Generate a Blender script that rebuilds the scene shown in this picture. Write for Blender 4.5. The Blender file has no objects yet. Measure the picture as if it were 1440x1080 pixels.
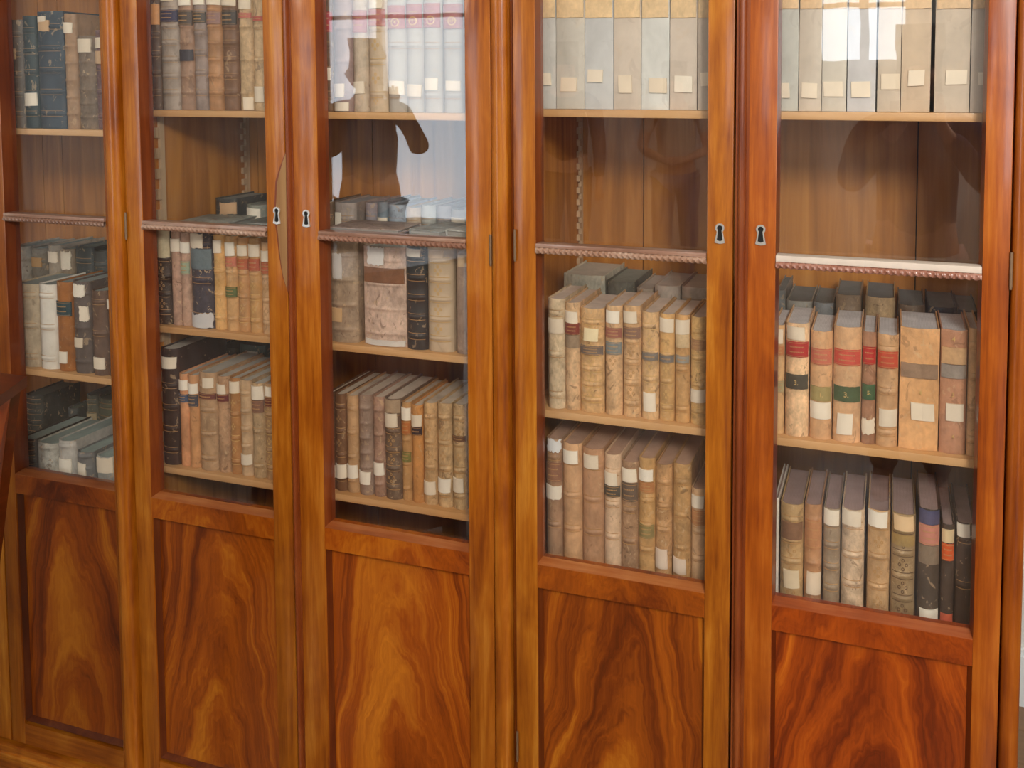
import bpy, bmesh, math, random
from mathutils import Vector, Matrix, noise as mnoise
R = math.radians
random.seed(7)
SC = bpy.context.scene
COL = SC.collection

# ------------------------------------------------------------------ camera
CX, CY, F = 849.6, 192.3, 1269.0            # principal point and focal length for a 1440 x 1080 frame
YAW, PITCH = R(17.597), R(3.418)
CAM = Vector((0.0, -1.5, 1.59))
FW = Vector((-math.sin(YAW)*math.cos(PITCH), math.cos(YAW)*math.cos(PITCH), -math.sin(PITCH)))
RT = Vector((math.cos(YAW), math.sin(YAW), 0.0))
UP = RT.cross(FW)

def U(px, py, Y=0.0):
    """world x, z of the point on the plane y = Y seen at a photo pixel"""
    d = FW*F + RT*(px-CX) - UP*(py-CY)
    t = (Y-CAM.y)/d.y
    return CAM.x+d.x*t, CAM.z+d.z*t

cd = bpy.data.cameras.new('camera')
cam = bpy.data.objects.new('camera', cd); COL.objects.link(cam)
cam.location = CAM
cam.rotation_euler = (R(90)-PITCH, 0, YAW)
cd.sensor_width = 36; cd.lens = F/1440*36
cd.shift_x = (720-CX)/1440; cd.shift_y = (CY-540)/1440
cd.clip_start = 0.02
SC.camera = cam

# ------------------------------------------------------------------ helpers
def lin(c, a=1.0):
    return tuple(((v/255)/12.92 if v/255 <= 0.04045 else ((v/255+0.055)/1.055)**2.4) for v in c)+(a,)

class MB:
    def __init__(self): self.v=[]; self.f=[]; self.s=[]
    def add(self, vs, fs, smooth=False):
        n=len(self.v); self.v+= [tuple(p) for p in vs]
        self.f+= [tuple(i+n for i in q) for q in fs]; self.s+=[smooth]*len(fs)
        return self
    def box(self, x0,x1,y0,y1,z0,z1, bev=0.0):
        if bev<=0:
            v=[(x,y,z) for x in (x0,x1) for y in (y0,y1) for z in (z0,z1)]
            self.add(v,[(0,1,3,2),(4,6,7,5),(0,4,5,1),(2,3,7,6),(0,2,6,4),(1,5,7,3)]); return self
        bm=bmesh.new(); bmesh.ops.create_cube(bm,size=1)
        for w in bm.verts:
            w.co=Vector(((x0+x1)/2+w.co.x*(x1-x0),(y0+y1)/2+w.co.y*(y1-y0),(z0+z1)/2+w.co.z*(z1-z0)))
        bmesh.ops.bevel(bm,geom=bm.edges[:],offset=bev,segments=2,affect='EDGES',profile=0.6)
        self.frombm(bm,True); return self
    def frombm(self,bm,smooth=False):
        bm.verts.index_update()
        self.add([w.co[:] for w in bm.verts],[[w.index for w in q.verts] for q in bm.faces],smooth); bm.free()
    def grid(self, rows, closed=False, smooth=True):
        nr=len(rows); nc=len(rows[0]); v=[p for r in rows for p in r]; f=[]
        for i in range(nr-1):
            for j in range(nc if closed else nc-1):
                k=(j+1)%nc; f.append((i*nc+j,i*nc+k,(i+1)*nc+k,(i+1)*nc+j))
        return self.add(v,f,smooth)
    def prism(self, pts, y0, y1):
        """outline in x,z pushed from y0 (front) to y1"""
        n=len(pts)
        v=[(x,y0,z) for x,z in pts]+[(x,y1,z) for x,z in pts]
        f=[tuple(range(n)),tuple(range(2*n-1,n-1,-1))]+[(i,i+n,(i+1)%n+n,(i+1)%n) for i in range(n)]
        return self.add(v,f)
    def build(self, name, mat, parent=None, loc=(0,0,0), color=None, kind=None, sharp=40):
        me=bpy.data.meshes.new(name); me.from_pydata(self.v,[],self.f)
        bm=bmesh.new(); bm.from_mesh(me); bmesh.ops.recalc_face_normals(bm,faces=bm.faces[:]); bm.to_mesh(me); bm.free()
        me.polygons.foreach_set('use_smooth',[bool(s) for s in self.s])
        if any(self.s):
            try: me.set_sharp_from_angle(angle=R(sharp))
            except Exception: pass
        if mat: me.materials.append(mat)
        o=bpy.data.objects.new(name,me); COL.objects.link(o); o.location=loc
        if parent is not None: o.parent=parent
        if color is not None: o.color=color
        if kind: o['kind']=kind
        return o

def merge(o, mb, mat):
    """adds surface pattern to the mesh of its part, in a material of its own"""
    bm=bmesh.new(); bm.from_mesh(o.data); o.data.materials.append(mat); k=len(o.data.materials)-1
    vs=[bm.verts.new(p) for p in mb.v]
    for f in mb.f:
        try: q=bm.faces.new([vs[i] for i in f]); q.material_index=k; q.smooth=True
        except ValueError: pass
    bm.to_mesh(o.data); bm.free()

def tag(o, label, cat, group=None):
    o['label']=label; o['category']=cat
    if group: o['group']=group
    return o
def empty(name, loc, label=None, cat=None, group=None):
    o=bpy.data.objects.new(name,None); COL.objects.link(o); o.location=loc; o.empty_display_size=.05
    if label: tag(o,label,cat,group)
    return o
def struct(name, mb, mat):
    return mb.build(name,mat,kind='structure')

# ------------------------------------------------------------------ materials
class NT:
    def __init__(s,name):
        s.m=bpy.data.materials.new(name); s.m.use_nodes=True; s.t=s.m.node_tree; s.t.nodes.clear()
    def n(s,typ,**k):
        nd=s.t.nodes.new(typ)
        for a,b in k.items():
            if a=='i':
                for q,w in b.items(): nd.inputs[q].default_value=w
            else: setattr(nd,a,b)
        return nd
    def l(s,a,b): s.t.links.new(a,b)
    def math(s,op,a,b=None,c=None,clamp=False):
        nd=s.n('ShaderNodeMath',operation=op); nd.use_clamp=clamp
        for i,x in enumerate((a,b,c)):
            if x is None: continue
            if hasattr(x,'links'): s.l(x,nd.inputs[i])
            else: nd.inputs[i].default_value=x
        return nd.outputs[0]
    def noise(s,vec,scale,detail=4,rough=.55,dist=0.0):
        nd=s.n('ShaderNodeTexNoise',i={'Scale':scale,'Detail':detail,'Roughness':rough,'Distortion':dist})
        s.l(vec,nd.inputs['Vector']); return nd.outputs['Fac']
    def ramp(s,fac,stops):
        nd=s.n('ShaderNodeValToRGB'); e=nd.color_ramp.elements
        while len(e)<len(stops): e.new(.5)
        for q,(p,c) in zip(e,stops): q.position=p; q.color=lin(c) if len(c)==3 else c
        s.l(fac,nd.inputs[0]); return nd.outputs[0]
    def comb(s,x,y,z):
        nd=s.n('ShaderNodeCombineXYZ')
        for i,v in enumerate((x,y,z)):
            if hasattr(v,'links'): s.l(v,nd.inputs[i])
            else: nd.inputs[i].default_value=v
        return nd.outputs[0]
    def mixc(s,fac,a,b,mode='MIX'):
        nd=s.n('ShaderNodeMix',data_type='RGBA',blend_type=mode)
        if hasattr(fac,'links'): s.l(fac,nd.inputs[0])
        else: nd.inputs[0].default_value=fac
        for i,v in ((6,a),(7,b)):
            if hasattr(v,'links'): s.l(v,nd.inputs[i])
            else: nd.inputs[i].default_value=v
        return nd.outputs[2]
    def objxyz(s):
        tc=s.n('ShaderNodeTexCoord'); sp=s.n('ShaderNodeSeparateXYZ'); s.l(tc.outputs['Object'],sp.inputs[0])
        return tc.outputs['Object'],sp.outputs[0],sp.outputs[1],sp.outputs[2]
    def rnd(s):
        oi=s.n('ShaderNodeObjectInfo'); return oi.outputs['Random'],oi.outputs['Color']
    def out(s,col,rough=.5,bump=None,bs=.2,bd=.001,coat=0,metal=0,spec=.5,coatr=.08):
        b=s.n('ShaderNodeBsdfPrincipled'); o=s.n('ShaderNodeOutputMaterial')
        for key,v in (('Base Color',col),('Roughness',rough)):
            if hasattr(v,'links'): s.l(v,b.inputs[key])
            else: b.inputs[key].default_value=v
        b.inputs['Metallic'].default_value=metal; b.inputs['Coat Weight'].default_value=coat; b.inputs['Coat Roughness'].default_value=coatr
        b.inputs['Specular IOR Level'].default_value=spec
        if bump is not None:
            n=s.n('ShaderNodeBump',i={'Strength':bs,'Distance':bd}); s.l(bump,n.inputs['Height']); s.l(n.outputs[0],b.inputs['Normal'])
            if coat>0: s.l(n.outputs[0],b.inputs['Coat Normal'])
        s.l(b.outputs[0],o.inputs[0]); return s.m

MAHO=[(0.24,(84,36,8)),(0.40,(142,74,14)),(0.55,(180,106,24)),(0.76,(216,148,54))]
def mahogany(name, axis='z', stops=MAHO, scale=1.0):
    t=NT(name); vec,x,y,z=t.objxyz(); r,_=t.rnd()
    off=t.math('MULTIPLY',r,37.0)
    if axis=='z': v=t.comb(t.math('ADD',t.math('MULTIPLY',x,26*scale),off),t.math('MULTIPLY',y,26),t.math('MULTIPLY',z,2.0))
    else: v=t.comb(t.math('ADD',t.math('MULTIPLY',x,2.2),off),t.math('MULTIPLY',y,26),t.math('MULTIPLY',z,26*scale))
    a=t.noise(v,1.0,5,.6,.9)
    blot=t.noise(t.comb(t.math('ADD',t.math('MULTIPLY',x,7),off),y,t.math('MULTIPLY',z,4)),1.0,3,.5,1.2)
    f=t.math('ADD',t.math('MULTIPLY',a,.62),t.math('MULTIPLY',blot,.42))
    c=t.ramp(f,stops)
    mid=t.noise(t.comb(t.math('ADD',t.math('MULTIPLY',x,130 if axis=='z' else 7),off),t.math('MULTIPLY',y,60),t.math('MULTIPLY',z,7 if axis=='z' else 130)),1.0,4,.65,.4)
    f=t.math('ADD',f,t.math('MULTIPLY',t.math('SUBTRACT',mid,.5),.38)); c=t.ramp(f,stops)
    fine=t.noise(t.comb(t.math('MULTIPLY',x,900 if axis=='z' else 60),t.math('MULTIPLY',y,300),t.math('MULTIPLY',z,60 if axis=='z' else 900)),1.0,2)
    c=t.mixc(t.math('MULTIPLY',fine,.25),c,lin((110,48,12)))
    c=t.mixc(1.0,c,t.rnd()[1],'MULTIPLY')
    return t.out(c,.32,fine,.08,.0004,coat=.35,coatr=.10,spec=.35)
def flame(name, k=9.0, stops=MAHO, diag=False):
    """crotch veneer: arches of light and dark rising around the middle of the board"""
    t=NT(name); vec,x,y,z=t.objxyz(); r,_=t.rnd()
    off=t.math('MULTIPLY',r,11.0)
    wv=t.comb(t.math('ADD',t.math('MULTIPLY',x,4),off),0.0,t.math('MULTIPLY',z,2.2))
    w=t.math('SUBTRACT',t.noise(wv,1.0,2,.5),.5)
    w2=t.math('SUBTRACT',t.noise(wv,3.4,3,.55),.5)
    xx=t.math('ADD',x,t.math('MULTIPLY',w,.14))
    ax=t.math('SQRT',t.math('ADD',t.math('MULTIPLY',xx,xx),.0009))
    if diag: u=t.math('ADD',t.math('MULTIPLY',z,1.6),t.math('MULTIPLY',ax,1.6))
    else: u=t.math('ADD',t.math('ADD',z,t.math('MULTIPLY',t.math('MULTIPLY',xx,xx),k*2.4)),t.math('MULTIPLY',ax,1.5))
    u=t.math('ADD',u,t.math('MULTIPLY',w2,.26))
    a=t.noise(t.comb(t.math('ADD',t.math('MULTIPLY',x,3.4),off),0.0,t.math('MULTIPLY',u,4.2)),1.0,5,.60,.5)
    line=t.noise(t.comb(t.math('ADD',t.math('MULTIPLY',x,5),off),0.0,t.math('MULTIPLY',u,34.0)),1.0,4,.6)
    big=t.noise(t.comb(t.math('ADD',t.math('MULTIPLY',x,6),off),0.0,t.math('MULTIPLY',z,3.0)),1.0,2)
    f=t.math('ADD',t.math('ADD',t.math('MULTIPLY',a,.66),t.math('MULTIPLY',line,.18)),t.math('MULTIPLY',big,.16))
    fib=t.noise(t.comb(t.math('MULTIPLY',x,150),0.0,t.math('MULTIPLY',u,30)),1.0,4,.7)
    f=t.math('ADD',f,t.math('MULTIPLY',t.math('SUBTRACT',fib,.5),.16))
    f=t.math('ADD',t.math('MULTIPLY',t.math('SUBTRACT',f,.5),1.45),.51)
    c=t.ramp(f,stops); c=t.mixc(1.0,c,t.rnd()[1],'MULTIPLY')
    return t.out(c,.34,line,.04,.0004,coat=.3,coatr=.12,spec=.3)
FL=[(0.22,(58,20,6)),(0.40,(122,54,12)),(0.55,(170,86,18)),(0.76,(216,136,36))]
M={}
M['stile']=mahogany('varnished_mahogany')
M['stile_h']=mahogany('varnished_mahogany_across','x')
M['rail']=flame('rail_veneer',4.0,FL,True)
M['flame']=flame('flame_veneer',9.0,FL)
M['moulding']=mahogany('dark_moulding','z',[(0.2,(74,26,10)),(0.5,(128,60,24)),(0.8,(170,96,44))])
M['rope']=mahogany('rope_moulding','x',[(0.2,(96,62,46)),(0.5,(160,124,104)),(0.8,(212,190,176))])
def plainwood(name,stops,axis='z',rough=.5):
    t=NT(name); vec,x,y,z=t.objxyz(); r,_=t.rnd(); off=t.math('MULTIPLY',r,23.0)
    v=t.comb(t.math('ADD',t.math('MULTIPLY',x,30 if axis=='z' else 2),off),t.math('MULTIPLY',y,30),t.math('MULTIPLY',z,2 if axis=='z' else 30))
    a=t.noise(v,1.0,5,.6,.6); c=t.ramp(a,stops)
    return t.out(c,rough,a,.1,.0005,coat=.05)
M['inside']=plainwood('inside_wood',[(0.25,(132,78,24)),(0.5,(176,112,42)),(0.75,(204,142,66))])
M['shelf']=plainwood('shelf_wood',[(0.25,(184,132,78)),(0.5,(206,158,104)),(0.75,(222,178,128))],'x')
M['bare']=plainwood('bare_wood',[(0.25,(146,104,60)),(0.5,(176,134,84)),(0.75,(200,164,116))])
M['rack']=plainwood('rack_wood',[(0.25,(160,130,98)),(0.5,(196,168,134)),(0.75,(214,190,160))])
M['rail_highlight']=mahogany('rail_highlight_strip','x',[(0.2,(122,60,26)),(0.5,(172,100,52)),(0.8,(206,144,92))])  # lighter wood tone that paints the varnish highlight on the rail bevel
M['stand']=mahogany('stand_wood','z',[(0.2,(110,44,22)),(0.5,(170,84,44)),(0.8,(200,110,60))])
M['stand_dark']=mahogany('stand_dark_wood','x',[(0.2,(48,16,8)),(0.5,(82,32,14)),(0.8,(120,54,26))])

def objcol(name, rough=.6, mott=.5, sc=60, streak=None, spec=.35, bs=.3, wear=0.0, lines=0):
    t=NT(name); vec,x,y,z=t.objxyz(); r,col=t.rnd(); off=t.math('MULTIPLY',r,31.0)
    v=t.comb(t.math('ADD',x,off),y,t.math('MULTIPLY',z,.7) if streak is None else t.math('MULTIPLY',z,streak))
    a=t.noise(v,sc,5,.65,.4); b=t.noise(v,sc*.25,3,.5,.8)
    g=t.math('ADD',t.math('MULTIPLY',a,.5),t.math('MULTIPLY',b,.5))
    k=t.math('ADD',t.math('MULTIPLY',t.math('SUBTRACT',g,.5),mott*4),1.0)
    mul=t.n('ShaderNodeVectorMath',operation='SCALE'); t.l(col,mul.inputs[0]); t.l(k,mul.inputs['Scale'])
    c=mul.outputs[0]
    if wear:
        w=t.math('MULTIPLY',t.math('GREATER_THAN',t.noise(v,sc*.8,4,.7,.6),.62),wear)
        c=t.mixc(w,c,lin((206,176,136)))
        w3=t.math('MULTIPLY',t.math('GREATER_THAN',t.noise(v,sc*.5,4,.6,1.0),.64),wear*.8)
        c=t.mixc(w3,c,lin((84,56,36)))
    if lines:
        wv=t.math('SINE',t.math('MULTIPLY',x,lines)); lk=t.math('MULTIPLY',t.math('ADD',wv,1.0),.08)
        c=t.mixc(lk,c,lin((86,72,58)))
    return t.out(c,rough,a,bs,.0006,spec=spec)
M['leather']=objcol('old_leather',.50,.42,85,wear=.40,bs=.5)
M['mottled']=objcol('mottled_calf',.55,.62,120,wear=.62,bs=.5)
M['vellum']=objcol('old_vellum',.6,.20,38,spec=.3,bs=.15,wear=.12)
M['pages']=objcol('dusty_page_edges',.85,.3,30,spec=.1,lines=2600)
M['title']=objcol('title_leather',.5,.3,160)
M['paper']=objcol('label_paper',.8,.10,60,spec=.2,bs=.05)
M['cloth']=objcol('clothing',.85,.25,40,spec=.1)
M['skin']=objcol('skin',.5,.08,30,spec=.3,bs=.05)
def simple(name,c,rough=.5,metal=0,coat=0):
    t=NT(name); vec,x,y,z=t.objxyz(); a=t.noise(vec,12,3)
    cc=t.mixc(t.math('MULTIPLY',a,.16),lin(c),lin(tuple(int(v*.7) for v in c)))
    return t.out(cc,rough,metal=metal,coat=coat)
M['gilt']=simple('gold_tooling',(214,176,110),.4)
M['gilt_dim']=simple('rubbed_gold_tooling',(190,146,92),.5)
M['dark_tool']=simple('dark_tooling',(104,76,48),.5)
M['silver']=simple('nickel',(232,228,220),.25,.7)
M['black']=simple('black_hole',(8,7,6),.8)
M['iron']=simple('dark_iron',(150,122,96),.4,.6)
M['wall']=simple('painted_plaster',(214,214,210),.8)
M['wall2']=simple('painted_skirting',(222,228,230),.5)
M['ceiling']=simple('ceiling_plaster',(225,222,214),.9)
M['frame']=simple('white_window_paint',(225,225,220),.5)
M['curtain']=simple('white_curtain',(226,230,238),.9)
M['phone']=simple('black_phone',(14,14,16),.3)
M['hair']=simple('dark_hair',(46,30,20),.6)
def parquet():
    t=NT('parquet'); vec,x,y,z=t.objxyz()
    b=t.n('ShaderNodeTexBrick',i={'Scale':1.0,'Mortar Size':.004,'Brick Width':.9,'Row Height':.12,'Color1':lin((104,78,56)),'Color2':lin((86,64,46)),'Mortar':lin((70,44,22))})
    t.l(vec,b.inputs['Vector']); g=t.noise(t.comb(t.math('MULTIPLY',x,2),t.math('MULTIPLY',y,30),z),1.0,4)
    c=t.mixc(t.math('MULTIPLY',g,.35),b.outputs['Color'],lin((196,146,84)))
    return t.out(c,.35,coat=.2)
M['floor']=parquet()
def glass():
    t=NT('old_window_glass')
    g=t.n('ShaderNodeNewGeometry'); d=t.n('ShaderNodeVectorMath',operation='DOT_PRODUCT')
    vec,x,y,z=t.objxyz(); r,_=t.rnd()
    v=t.comb(t.math('ADD',x,t.math('MULTIPLY',r,9.0)),y,t.math('MULTIPLY',z,.45))
    nz=t.noise(v,5.0,2,.5,.6)
    bp=t.n('ShaderNodeBump',i={'Strength':.10,'Distance':.004}); t.l(nz,bp.inputs['Height'])
    t.l(g.outputs['Normal'],d.inputs[0]); t.l(g.outputs['Incoming'],d.inputs[1])
    c=t.math('ABSOLUTE',d.outputs['Value'])
    f=t.math('ADD',t.math('MULTIPLY',t.math('POWER',t.math('SUBTRACT',1.0,c),5.0),.95),.042)
    tr=t.n('ShaderNodeBsdfTransparent',i={'Color':(.99,.988,.98,1)}); gl=t.n('ShaderNodeBsdfGlossy',i={'Roughness':.012,'Color':(1,1,1,1)})
    t.l(bp.outputs[0],gl.inputs['Normal'])
    mx=t.n('ShaderNodeMixShader'); t.l(f,mx.inputs[0]); t.l(tr.outputs[0],mx.inputs[1]); t.l(gl.outputs[0],mx.inputs[2])
    du=t.n('ShaderNodeBsdfDiffuse',i={'Color':(.84,.86,.9,1)})
    dn=t.noise(t.comb(t.math('ADD',t.math('MULTIPLY',x,2),t.math('MULTIPLY',r,5.0)),y,z),4.0,3,.6,1.0)
    df=t.math('MULTIPLY',t.math('POWER',dn,3.0),.035)
    m2=t.n('ShaderNodeMixShader'); t.l(df,m2.inputs[0]); t.l(mx.outputs[0],m2.inputs[1]); t.l(du.outputs[0],m2.inputs[2])
    o=t.n('ShaderNodeOutputMaterial'); t.l(m2.outputs[0],o.inputs[0]); return t.m
M['glass']=glass()

# ------------------------------------------------------------------ the room
Z_TOP=2.42
s=MB(); s.box(-7.5,4,-6.6,1.2,-.05,0); struct('floor',s,M['floor'])
s=MB(); s.box(-7.5,4,-6.9,1.2,3.3,3.4); struct('ceiling',s,M['ceiling'])
s=MB(); s.box(-7.5,.225,.44,.95,0,3.3); struct('wall_back',s,M['wall'])
s=MB(); s.box(.225,4,.95,1.1,0,3.3); struct('wall_far',s,M['wall'])
s=MB(); s.box(.227,3.9,.932,.95,0,.13); s.box(.227,3.9,.938,.95,.13,.145); struct('baseboard_far',s,M['wall2'])
s=MB(); s.box(-7.6,-7.5,-6.9,1.2,0,3.3); struct('wall_left',s,M['wall'])
s=MB(); s.box(4,4.1,-6.9,1.2,0,3.3); struct('wall_right',s,M['wall'])
wins=[(-6.1,-3.95,.12,3.0),(-.62,.16,1.72,3.0),(1.7,3.1,1.05,3.0)]  # the third window is unseen, added for its light
s=MB(); xs=[-7.5]+[v for w in wins for v in w[:2]]+[4]
for i in range(0,len(xs),2): s.box(xs[i],xs[i+1],-6.8,-6.6,0,3.3)
for w in wins: s.box(w[0],w[1],-6.8,-6.6,0,w[2]); s.box(w[0],w[1],-6.8,-6.6,w[3],3.3)
struct('wall_front',s,M['wall'])
for k,w in enumerate(wins):
    s=MB(); x0,x1,z0,z1=w
    s.box(x0,x0+.06,-6.75,-6.68,z0,z1); s.box(x1-.06,x1,-6.75,-6.68,z0,z1)
    s.box(x0+.06,x1-.06,-6.75,-6.68,z0,z0+.07); s.box(x0+.06,x1-.06,-6.75,-6.68,z1-.07,z1)
    s.box((x0+x1)/2-.04,(x0+x1)/2+.04,-6.745,-6.685,z0+.07,z1-.07)
    s.box(x0+.06,(x0+x1)/2-.04,-6.74,-6.69,2.25,2.29); s.box((x0+x1)/2+.04,x1-.06,-6.74,-6.69,2.25,2.29)
    struct('window_%d'%(k+1),s,M['frame'])
    ld=bpy.data.lights.new('daylight_window_%d'%(k+1),'AREA'); ld.shape='RECTANGLE'
    ld.size=x1-x0; ld.size_y=z1-z0; ld.color=(.86,.93,1.0)
    ld.energy=[44,10,40][k]
    lo=bpy.data.objects.new(ld.name,ld); COL.objects.link(lo); lo.location=((x0+x1)/2,-6.79,(z0+z1)/2); lo.rotation_euler=(R(90),0,0)
# added point lights without lamp bodies, for a falloff down the bookcases
for k,(x,y,z,e) in enumerate([(.85,-2.55,2.62,150),(-3.3,-2.9,2.7,26)]):
    ld=bpy.data.lights.new('added_fill_light','POINT'); ld.shadow_soft_size=.28; ld.energy=e; ld.color=(1.0,.95,.88)
    lo=bpy.data.objects.new('added_fill_light',ld); COL.objects.link(lo); lo.location=(x,y,z)
wd=bpy.data.worlds.new('world'); SC.world=wd; wd.use_nodes=True
bg=wd.node_tree.nodes['Background']; bg.inputs[0].default_value=(.75,.86,1,1); bg.inputs[1].default_value=1.0

# ------------------------------------------------------------------ bookcases
YB=.375; SHY=.046                        # face of the back boards
SH={}                          # shelf tops (z)
SH['1a']=U(80,181.7,SHY)[1]; SH['1b']=U(90,525,SHY)[1]; SH['1c']=1.59-.915
SH['2a']=U(430,157,SHY)[1]; SH['2b']=U(440,480,SHY)[1]; SH['2c']=U(440,689,SHY)[1]; SH['2d']=.47
SH['3a']=U(1070,156.5,SHY)[1]; SH['3b']=U(1060,611,SHY)[1]; SH['3c']=1.59-.935
GB=1.59-.885                   # bottom of the glass (front edge of the rail)
RB=1.59-.930                   # bottom of that rail
PB=1.59-1.47                   # bottom of the lower panel
BAR=1.59-.297                  # rope bar

def keyhole(x,z,parent):
    pts=[]
    def outline(r,w0,w1,h,n=14):
        p=[]
        for i in range(n+1):
            a=R(-50)+ (R(280))*i/n; p.append((x+r*math.cos(a),z+.008+r*math.sin(a)))
        p+=[(x-w1,z-h),(x,z-h-.002),(x+w1,z-h)]
        return p
    o=outline(.0078,0,.0088,.017); i=outline(.0047,0,.0050,.0125)
    mb=MB(); n=len(o)
    yf,yb=-.0030,.0005
    v=[(a,yf,b) for a,b in o]+[(a,yf,b) for a,b in i]+[(a,yb,b) for a,b in o]+[(a,yb,b) for a,b in i]
    f=[]
    for k in range(n):
        m=(k+1)%n
        f+=[(k,m,n+m,n+k),(k,2*n+k,2*n+m,m),(n+k,n+m,3*n+m,3*n+k)]
    mb.add(v,f)
    e=mb.build('keyhole_escutcheon',M['silver'],parent); e['label']='nickel keyhole escutcheon'
    h=MB(); h.prism(i,-.0008,.0004); h.build('keyhole',M['black'],e)

def rope_bar(x0,x1,z,parent,dusty=False):
    mb=MB(); yc=-.001; r=.0056; n=12; L=x1-x0; ns=int(L/.0011)
    rows=[]
    for i in range(ns+1):
        x=x0+L*i/ns; row=[]
        for j in range(n):
            a=2*math.pi*j/n; q=r*(1+.17*math.cos(3*a+2*math.pi*(x-x0)/.0105))
            row.append((x,yc+q*math.sin(a)*.9,z-.004+q*math.cos(a)))
        rows.append(row)
    mb.grid(rows,closed=True)
    b=mb.build('rope_moulding',M['rope'],parent)
    t=MB(); t.box(x0,x1,-.004,.0215,z+.0015,z+.0085 if not dusty else z+.012,.001)
    t.build('glazing_bar',M['paper'] if dusty else M['rope'],parent,color=lin((214,200,186)) if dusty else None)
    return b

def door(bay, x0, x1, g0, g1, name='door', knob=None, dusty=False, z1=Z_TOP-.09, label=None):
    """x0..x1 outer edges, g0..g1 glass opening"""
    T=.034
    zb=.035+.03
    # stiles
    fr=MB(); fr.box(x0,g0,0,T,zb,z1,.0015); fr.box(g1,x1,0,T,zb,z1,.0015)
    d=fr.build('door',M['stile'],bay)
    if label: d['label']=label
    rl=MB(); rl.box(g0,g1,.0006,T,RB,GB-.0005); rl.add([(g0,.0006,GB-.0005),(g1,.0006,GB-.0005),(g1-.002,.0225,GB+.0035),(g0+.002,.0225,GB+.0035),(g0,T,GB-.0005),(g1,T,GB-.0005),(g1-.002,T,GB+.0035),(g0+.002,T,GB+.0035)],[(0,1,2,3),(3,2,6,7),(0,3,7,4),(1,5,6,2),(4,7,6,5)])
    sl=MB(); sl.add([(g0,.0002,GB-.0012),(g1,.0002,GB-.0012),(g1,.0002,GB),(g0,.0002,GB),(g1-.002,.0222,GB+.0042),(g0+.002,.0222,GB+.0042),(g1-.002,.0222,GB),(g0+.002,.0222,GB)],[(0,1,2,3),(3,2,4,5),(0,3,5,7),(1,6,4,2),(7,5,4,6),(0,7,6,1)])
    sl.build('rail_highlight_strip',M['rail_highlight'],d)  # pale strip over the rail bevel, its highlight put into the colour
    c=((g0+g1)/2,0,(RB+GB)/2)
    rl.v=[(a-c[0],b,e-c[2]) for a,b,e in rl.v]
    rl.build('middle_rail',M['rail'],d,c)
    br=MB(); br.box(g0,g1,.0006,T,zb,PB-.006); br.build('bottom_rail',M['stile_h'],d)
    br=MB(); br.box(g0,g1,.0006,T,z1-.06,z1); br.build('top_rail',M['stile_h'],d)
    # glass beading (reveal) left and right, mitred to the glass
    bd=MB()
    for gx,sg in ((g0,1),(g1,-1)):
        bd.add([(gx,.001,GB),(gx,.001,z1-.06),(gx+sg*.0025,.0225,z1-.063),(gx+sg*.0025,.0225,GB+.004),(gx,T,GB),(gx,T,z1-.06),(gx+sg*.0025,T,z1-.063),(gx+sg*.0025,T,GB+.004)],[(0,1,2,3),(3,2,6,7)])
    bd.build('glazing_bead',M['moulding'],d)
    # lower panel, set back, with a hollow moulding round it
    pc=((g0+g1)/2,0,(PB+RB)/2)
    pm=MB(); pm.box(g0-pc[0],g1-pc[0],.016,.024,PB-pc[2],RB-pc[2]); pm.build('flame_panel',M['flame'],d,pc)
    ml=MB(); W=.006
    a=[(g0,RB),(g1,RB),(g1,PB),(g0,PB)]; b=[(g0+W,RB-W),(g1-W,RB-W),(g1-W,PB+W),(g0+W,PB+W)]
    v=[(x,.0035,z) for x,z in a]+[(x,.0155,z) for x,z in b]+[(x,.0155,z) for x,z in a]
    ml.add(v,[(i,(i+1)%4,4+(i+1)%4,4+i) for i in range(4)]+[(i,8+i,8+(i+1)%4,(i+1)%4) for i in range(4)])
    ml.build('panel_moulding',M['moulding'],d)
    # panes above and below the bar
    for a0,a1 in ((GB,BAR-.002),(BAR+.002,z1-.06)):
        gm=MB(); gm.box(g0+.0005,g1-.0005,.0235,.0255,a0+.0005,a1-.0005)
        gm.v=[(p[0]-pc[0],p[1]-.0245,p[2]-(a0+a1)/2) for p in gm.v]
        gm.build('glass_pane',M['glass'],d,(pc[0],.0245,(a0+a1)/2))
    rope_bar(g0+.0006,g1-.0006,BAR,d,dusty)
    return d

def hinge(parent,x,z,y=-.003,h=.052):
    mb=MB()
    for r_,a0,a1 in ((.0026,-h/2,h/2),(.0019,-h/2-.003,-h/2),(.0026,h/2,h/2+.003)):
        rows=[[(x+r_*math.cos(q*math.pi/5),y+r_*math.sin(q*math.pi/5),z+t) for q in range(10)] for t in (a0,a1)]
        mb.grid(rows,closed=True); mb.add([rows[1][q] for q in range(10)],[tuple(range(10))]); mb.add([rows[0][q] for q in range(10)],[tuple(range(10))])
    o=mb.build('hinge',M['iron'],parent); o['label']='dark iron barrel hinge'; return o

def rack(parent,x,y0,y1,z0,z1,pitch,sg=1,thick=.007):
    """toothed batten that carries the shelves"""
    pts=[(y0,z0)]; z=z0
    mb=MB(); mb.box(min(x,x+sg*thick),max(x,x+sg*thick),y0+.006,y1,z0,z1)
    while z<z1-pitch:
        mb.box(min(x,x+sg*thick),max(x,x+sg*thick),y0-.006,y0+.0065,z,z+pitch*.5); z+=pitch
    return mb.build('shelf_rack',M['rack'],parent)

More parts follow.
